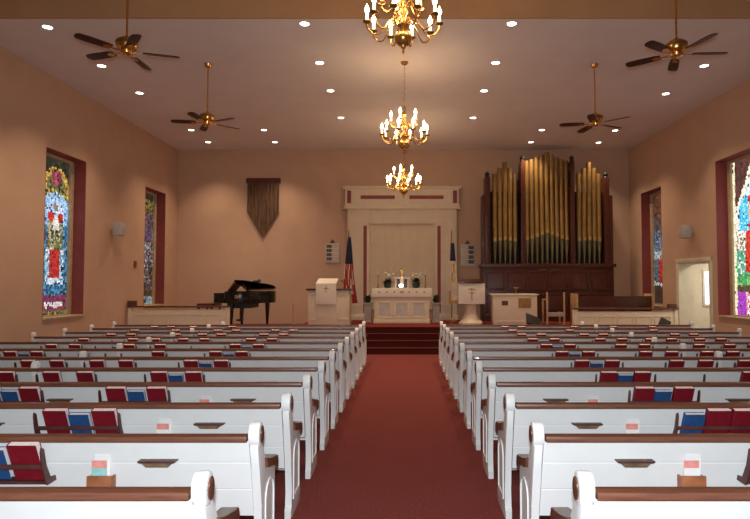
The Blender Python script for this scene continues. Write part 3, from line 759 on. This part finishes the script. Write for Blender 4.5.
hymn_board(1.76, 2.20, 2.26, 2.95, 1, 'pale hymn board with dark cards between the lectern and the organ')

o = thing('banner', 'dark brown striped pointed banner hanging on the wall above the piano', 'banner', (-4.34, YB, 3.12))
b = MB(); n = 17
top, low = 1.74, .80
xs = [-.49 + .98 * i / (n - 1) for i in range(n)]
A = []; B = []
for i, x in enumerate(xs):
    y = -.035 + (.006 if i % 2 else -.006)
    zb = low * abs(x) / .49
    A.append(b.bm.verts.new((x, y, top))); B.append(b.bm.verts.new((x, y, zb)))
for i in range(n - 1): b.bm.faces.new((A[i], A[i + 1], B[i + 1], B[i]))
cl = b.build('cloth', M['bannercloth'], o, smooth=False)
md = cl.modifiers.new('thick', 'SOLIDIFY'); md.thickness = .012
MB().box(-.53, .53, -.06, -.002, 1.72, 1.88, .01).build('rod', M['bannertop'], o)

def wall_speaker(sx, y, z, label):
    o = thing('wall_speaker', label, 'speaker', (sx * WX, y, z), 0)
    d = -sx
    x0, x1 = sorted((d * .08, d * .28)); MB().box(x0, x1, -.12, .12, -.16, .16, .015).build('cabinet', M['speaker'], o)
    MB().box(x0 + .02, x1 - .02, -.128, -.119, -.14, .14, .004).build('grille', M['grille'], o)
    x0, x1 = sorted((d * .001, d * .09)); MB().box(x0, x1, -.04, .04, -.05, .05, .004).build('bracket', M['speaker'], o)
wall_speaker(-1, 13.9, 3.04, 'pale box loudspeaker on the left wall between the stained glass windows')
wall_speaker(1, 14.0, 2.99, 'pale box loudspeaker on the right wall above the doorway')
o = MB().box(-WX, -WX + .03, 15.06, 15.18, 2.17, 2.33, .006).build('thermostat', M['brassdark'])
tag(o, 'small brown thermostat on the left wall beside the farther window', 'thermostat')

# ------------------------------------------------------------------ pipe organ
OY = 17.05
o = thing('pipe_organ', 'large dark wood pipe organ with gilded pipes against the back wall', 'organ', (4.27, OY, PZ))
D = YB - OY - .022
cs = MB().box(-1.92, 1.92, 0, D, 0, 1.62, .01).build('case', M['mahog'], o)
b = MB()
for k in range(6):
    x0 = -1.86 + k * .62; x1 = x0 + .56
    for z0, z1 in ((.16, .82), (.92, 1.50)):
        b.box(x0, x1, -.02, 0, z1 - .06, z1, .005); b.box(x0, x1, -.02, 0, z0, z0 + .06, .005); b.box(x0, x0 + .06, -.02, 0, z0 + .06, z1 - .06, .005); b.box(x1 - .06, x1, -.02, 0, z0 + .06, z1 - .06, .005)
b.build('panel_frame', M['mahog'], cs)
MB().box(-1.98, 1.98, -.06, D, 1.60, 1.70, .014).build('cornice', M['mahog'], o)
b = MB(); b.box(-.30, -.06, -.066, -.06, 1.50, 1.55); b.box(.06, .3, -.066, -.06, 1.50, 1.55); b.build('carved_ornament', M['brownwood'], cs)
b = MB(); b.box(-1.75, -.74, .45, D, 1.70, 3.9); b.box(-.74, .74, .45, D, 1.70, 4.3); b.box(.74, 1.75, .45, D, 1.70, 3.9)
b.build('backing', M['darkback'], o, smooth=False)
for x, w, zt in ((-1.78, .075, 4.26), (-1.895, .045, 3.72), (-.735, .06, 4.74), (.735, .06, 4.74), (1.74, .075, 4.24), (1.865, .045, 3.72)):
    ps = MB().box(x - w, x + w, -.02, .40, 1.70, zt, .012).build('post', M['mahog'], o)
    if w > .05:
        MB().lathe([(.05, zt), (.075, zt + .02), (.05, zt + .05), (.07, zt + .09), (.065, zt + .13), (.03, zt + .16), (.005, zt + .19)], (x, .08, 0), 12).build('finial', M['blackmatt'], ps)
def pipe(x, y, r_, zm, zt):
    z0 = 1.70
    b = MB(); b.mi = 0
    b.lathe([(r_, zm + .02), (r_, zt)], (x, y, 0), 16)
    b.mi = 1; b.lathe([(r_ * .30, z0), (r_ * .34, z0 + .05), (r_, zm - .02), (r_, zm + .02)], (x, y, 0), 16)
    p_ = b.build('pipe', [M['pipe'], M['pipefoot']], o)
    m = MB(); m.box(x - r_ * .62, x + r_ * .62, y - r_ - .006, y - r_ * .6, zm, zm + .10, .004); m.build('mouth', M['lip'], p_)
for k in range(9):
    d = abs(k - 4)
    pipe((k - 4) * .1475, .12 + .012 * d, .067, 2.40 + .045 * (4 - d) ** 1.1, 4.78 + .24 * (1 - d / 4) ** 1.3)
for sx in (-1, 1):
    for k in range(5):
        d = abs(k - 2)
        pipe(sx * 1.25 + (k - 2) * .150, .12 + .012 * d, .068, 2.36 + .02 * (2 - d), 4.72 - .17 * d)

# organ console
k_ = thing('organ_console', 'low white organ console with tan cloth panels in front of organ', 'organ console', (2.98, 15.65, PZ), math.radians(-4))
MB().box(-.56, .62, 0, .75, 0, .80, .01).build('body', M['cream'], k_)
MB().box(-.60, .66, -.03, .79, .80, .83, .006).build('top', M['cream'], k_)
MB().box(-.32, -.16, -.01, .0, .53, .65, .003).build('plate', M['brownwood'], k_)
MB().box(.12, .46, -.01, .0, .46, .72, .003).build('grille_panel', M['ochre'], k_)
b = MB(); b.box(-.50, -.02, -.014, 0, .08, .12); b.box(.02, .56, -.014, 0, .08, .12); b.build('base_moulding', M['cream'], k_)
l = thing('console_lamp', 'thin brass lamp standing on top of the organ console', 'lamp', (3.08, 15.85, PZ + .83))
MB().lathe([(.05, 0), (.05, .01), (.008, .02), (.008, .16)], (0, 0, 0), 12).build('stem', M['brass'], l)
MB().box(-.07, .07, -.03, .03, .155, .185, .01).build('shade', M['brass'], l)

# tall clergy chair
c = thing('armchair', 'tall dark chair with tan posts between organ console and choir pew', 'chair', (4.13, 15.75, PZ))
for x in (-.23, .23):
    for y in (0, .48):
        MB().box(x - .025, x + .025, y - .025, y + .025, 0, (.82 if y == 0 else .66), .006).build('leg', M['tanwood'], c)
for x in (-.23, .23):
    MB().ball((x, 0, .845), .032, 1, 1, 1, 10).build('finial', M['tanwood'], c)
MB().box(-.205, .205, -.015, .015, .40, .78, .006).build('backrest', M['mahog'], c)
MB().box(-.205, .205, .026, .50, .36, .42, .01).build('seat', M['seatcloth'], c)
MB().box(-.205, .205, -.018, .012, .22, .34, .006).build('lower_rail', M['greycloth'], c)
for x in (-.23, .23): MB().box(x - .03, x + .03, .026, .50, .66, .69, .006).build('armrest', M['tanwood'], c)

# choir screens and choir pew
def screen(x0, x1, zt, label):
    o = thing('choir_screen', label, 'choir screen', ((x0 + x1) / 2, 14.7, 0), 0, 'cream choir screens')
    w = (x1 - x0) / 2
    MB().box(-w + .1, w - .1, .02, .08, 0, zt - .05, .004).build('panel', M['cream'], o)
    for s in (-1, 1): MB().box(s * (w - .05) - .05, s * (w - .05) + .05, 0, .1, 0, zt + .0, .006).build('post', M['cream'], o)
    MB().box(-w, w, -.02, .12, zt, zt + .04, .008).build('top_rail', M['brownwood'], o)
    b = MB(); n = 5; sw = (2 * w - .3) / n
    for k in range(n):
        a0 = -w + .15 + k * sw + .03; a1 = a0 + sw - .06
        b.box(a0, a1, .008, .02, zt - .2, zt - .17); b.box(a0, a1, .008, .02, .2, .23); b.box(a0, a0 + .03, .008, .02, .23, zt - .2); b.box(a1 - .03, a1, .008, .02, .23, zt - .2)
    b.build('panel_moulding', M['cream'], o, smooth=False)
    return o
s1 = screen(-6.96, -4.40, 1.13, 'cream panelled choir screen with dark rail left of chancel, before piano')
MB().box(-1.33 + .1 - .06, -1.33 + .24, -.012, .112, 1.17, 1.30, .01).build('rail_block', M['brownwood'], s1)
s2 = screen(4.30, 6.96, 1.08, 'cream panelled choir screen with dark rail at right, before choir pew')
MB().box(1.33 - .24, 1.33 - .04, -.012, .112, 1.12, 1.22, .01).build('rail_block', M['brownwood'], s2)
o = thing('choir_pew', 'long dark red-brown choir pew behind the right choir screen', 'pew', (5.63, 15.45, PZ))
MB().box(-.98, .98, .0, .05, .08, .78, .008).build('backrest', M['mahog'], o)
MB().box(-.98, .98, .05, .50, .40, .45, .008).build('seat', M['mahog'], o)
for s in (-1, 1): MB().box(s * 1.01 - .03, s * 1.01 + .03, -.03, .52, 0, .84, .008).build('pew_end', M['tanwood'], o)

# ------------------------------------------------------------------ grand piano and bench
o = thing('grand_piano', 'black baby grand piano with lid raised, left of the pulpit', 'piano', (-4.5, 16.55, PL))
# plan: keyboard at -x, curved treble side towards the pews (-y)
plan = [(-.83, -.62), (-.10, -.62), (.10, -.58), (.30, -.44), (.48, -.26), (.66, -.12), (.78, .06), (.81, .28), (.76, .48), (.64, .62), (-.83, .74)]
rim = plan[:]
rim[0] = (-.40, -.62); rim[-1] = (-.40, .74)
MB().prism(rim, 'z', .57, .90, .008).build('rim', M['black'], o)
MB().box(-.68, -.40, -.62, .74, .58, .72, .01).build('keybed', M['black'], o)
MB().box(-.68, -.40, -.66, -.62, .58, .86, .01).build('cheek', M['black'], o); MB().box(-.68, -.40, .74, .78, .58, .86, .01).build('cheek', M['black'], o)
MB().box(-.65, -.46, -.59, .71, .72, .745, .003).build('keyboard', M['key'], o)
MB().prism([(-.36, -.50), (.26, -.45), (.26, .5), (-.36, .5)], 'z', .43, .57).build('underframe', M['blackmatt'], o, smooth=False)
ld = MB().prism([(q[0] + .0, q[1] + .0) for q in ([(-.16, -.60)] + plan[1:-1] + [(-.16, .72)])], 'z', 0, .022, .004)
ld.xf(Matrix.Translation((0, .68, .905)) @ Matrix.Rotation(math.radians(-13), 4, 'X') @ Matrix.Translation((0, -.68, 0)))
lid = ld.build('lid', M['black'], o)
MB().tube([(.20, -.36, .90), (.20, -.34, 1.13)], .008, 6).build('lid_prop', M['black'], lid)
MB().prism([(-.40, .912), (-.37, .90), (-.14, 1.17), (-.19, 1.19)], 'y', -.40, .40, .004).build('music_desk', M['brownwood'], o)
MB().box(-.12, -.02, -.64, -.619, .70, .80, .01).build('side_plate', M['brass'], o)
for x, y in ((-.24, -.50), (-.26, .60), (.58, .22)):
    lg = MB(); lg.lathe([(.03, .03), (.035, .10), (.05, .34), (.065, .55), (.07, .69)], (x, y, 0), 8); g = lg.build('leg', M['black'], o)
    MB().ball((x, y, .026), .026, 1, 1, 1, 8).build('caster', M['brass'], g)
b = MB(); b.tube([(-.14, .0, .08), (-.14, .0, .5)], .014, 6); b.tube([(-.14, .16, .08), (-.14, .16, .5)], .014, 6); b.box(-.24, -.08, -.03, .19, .05, .10, .008); b.build('pedal_lyre', M['black'], o)
for ch in o.children:
    if not ch.name.startswith('leg'): ch.location.z += .12
h = MB(); h.ball((0, 0, .035), .05, 2.4, 1.2, .7, 10); h.ball((.06, .02, .07), .03, 1.4, 1, .8, 8)
o2 = h.build('cloth_cover', M['blackmatt'], None, (-4.12, 16.35, PZ + 1.145))
tag(o2, 'small dark crumpled cloth lying on the lid of the piano', 'cloth')
b = thing('piano_bench', 'dark red-brown bench left of the piano keyboard, behind the screen', 'bench', (-5.50, 16.5, PL))
MB().box(-.22, .22, -.40, .40, .56, .68, .012).build('seat', M['mahog'], b)
for x in (-.18, .18):
    for y in (-.35, .35): MB().box(x - .025, x + .025, y - .025, y + .025, 0, .56, .004).build('leg', M['mahog'], b)

# black music stands before the platform
def music_stand(x, y, zt, w, tilt, rz, label):
    o = thing('music_stand', label, 'music stand', (x, y, 0), rz, 'black music stands on the church floor')
    MB().tube([(0, 0, .04), (0, 0, zt)], .012, 8).build('pole', M['blackmatt'], o)
    for k in range(3):
        a_ = 2 * PI * k / 3; MB().tube([(0, 0, .10), (.25 * math.cos(a_), .25 * math.sin(a_), .01)], .010, 6).build('leg', M['blackmatt'], o)
    d = MB(); d.box(-w, w, -.006, .006, -.10, .22, .004); d.box(-w, w, -.055, -.006, -.10, -.09)
    d.xf(Matrix.Translation((0, 0, zt)) @ Matrix.Rotation(tilt, 4, 'Y') @ Matrix.Rotation(-.6, 4, 'X'))
    d.build('desk', M['blackmatt'], o)
music_stand(3.10, 13.85, .80, .20, .35, .3, 'black tilted music stand in front of the white organ console')
music_stand(5.90, 13.2, .76, .12, .5, -.3, 'black tilted music stand at right, near the open doorway')

# ------------------------------------------------------------------ lights, world, camera
def area(name, loc, rot, e, sx, sy, c):
    L = bpy.data.lights.new(name, 'AREA'); L.energy = e; L.shape = 'RECTANGLE'; L.size = sx; L.size_y = sy; L.color = c
    o = bpy.data.objects.new(name, L); col.objects.link(o); o.location = loc; o.rotation_euler = rot; return o
# the photographer's flash, mounted on the camera
L = bpy.data.lights.new('camera_flash', 'SPOT'); L.energy = 560; L.spot_size = math.radians(110); L.spot_blend = .5; L.color = (.86, .94, 1.0); L.shadow_soft_size = .04
fl = bpy.data.objects.new('camera_flash', L); col.objects.link(fl); fl.location = (.04, -.02, 1.90); fl.rotation_euler = (math.radians(86), 0, 0)
for x in (-4.6, 0, 4.6):  # overhead fill added above and behind the camera to brighten the room
    for y in (-1.5, 2.2, 5.6):
        L = bpy.data.lights.new('added_nave_fill', 'SPOT'); L.energy = 70; L.spot_size = 1.9; L.spot_blend = .8; L.color = (1, .78, .56); L.shadow_soft_size = .08
        lo = bpy.data.objects.new('added_nave_fill', L); col.objects.link(lo); lo.location = (x, y, ZU - .03)
area('vestibule_lamp', (8.3, 13.9, 2.65), (0, 0, 0), 26, .8, .8, (1, .93, .78))

w = bpy.data.worlds.new('World'); sc.world = w; w.use_nodes = True
w.node_tree.nodes['Background'].inputs['Color'].default_value = (.55, .65, .85, 1)
w.node_tree.nodes['Background'].inputs['Strength'].default_value = .6

cam = bpy.data.cameras.new('camera'); co = bpy.data.objects.new('camera', cam); col.objects.link(co)
cam.sensor_width = 36; cam.sensor_fit = 'HORIZONTAL'; cam.lens = 580 / 750 * 36
cam.shift_x = -30 / 750
co.location = (.05, 0, 1.75); co.rotation_euler = (PI / 2 + math.atan(23.5 / 580), 0, 0)
sc.camera = co
sc.view_settings.view_transform = 'Standard'; sc.view_settings.look = 'None'; sc.view_settings.gamma = 1; sc.view_settings.use_curve_mapping = False
sc.view_settings.exposure = 0.5
sc.cycles.max_bounces = 6; sc.cycles.diffuse_bounces = 4; sc.cycles.sample_clamp_indirect = 4
sc.cycles.use_denoising = True
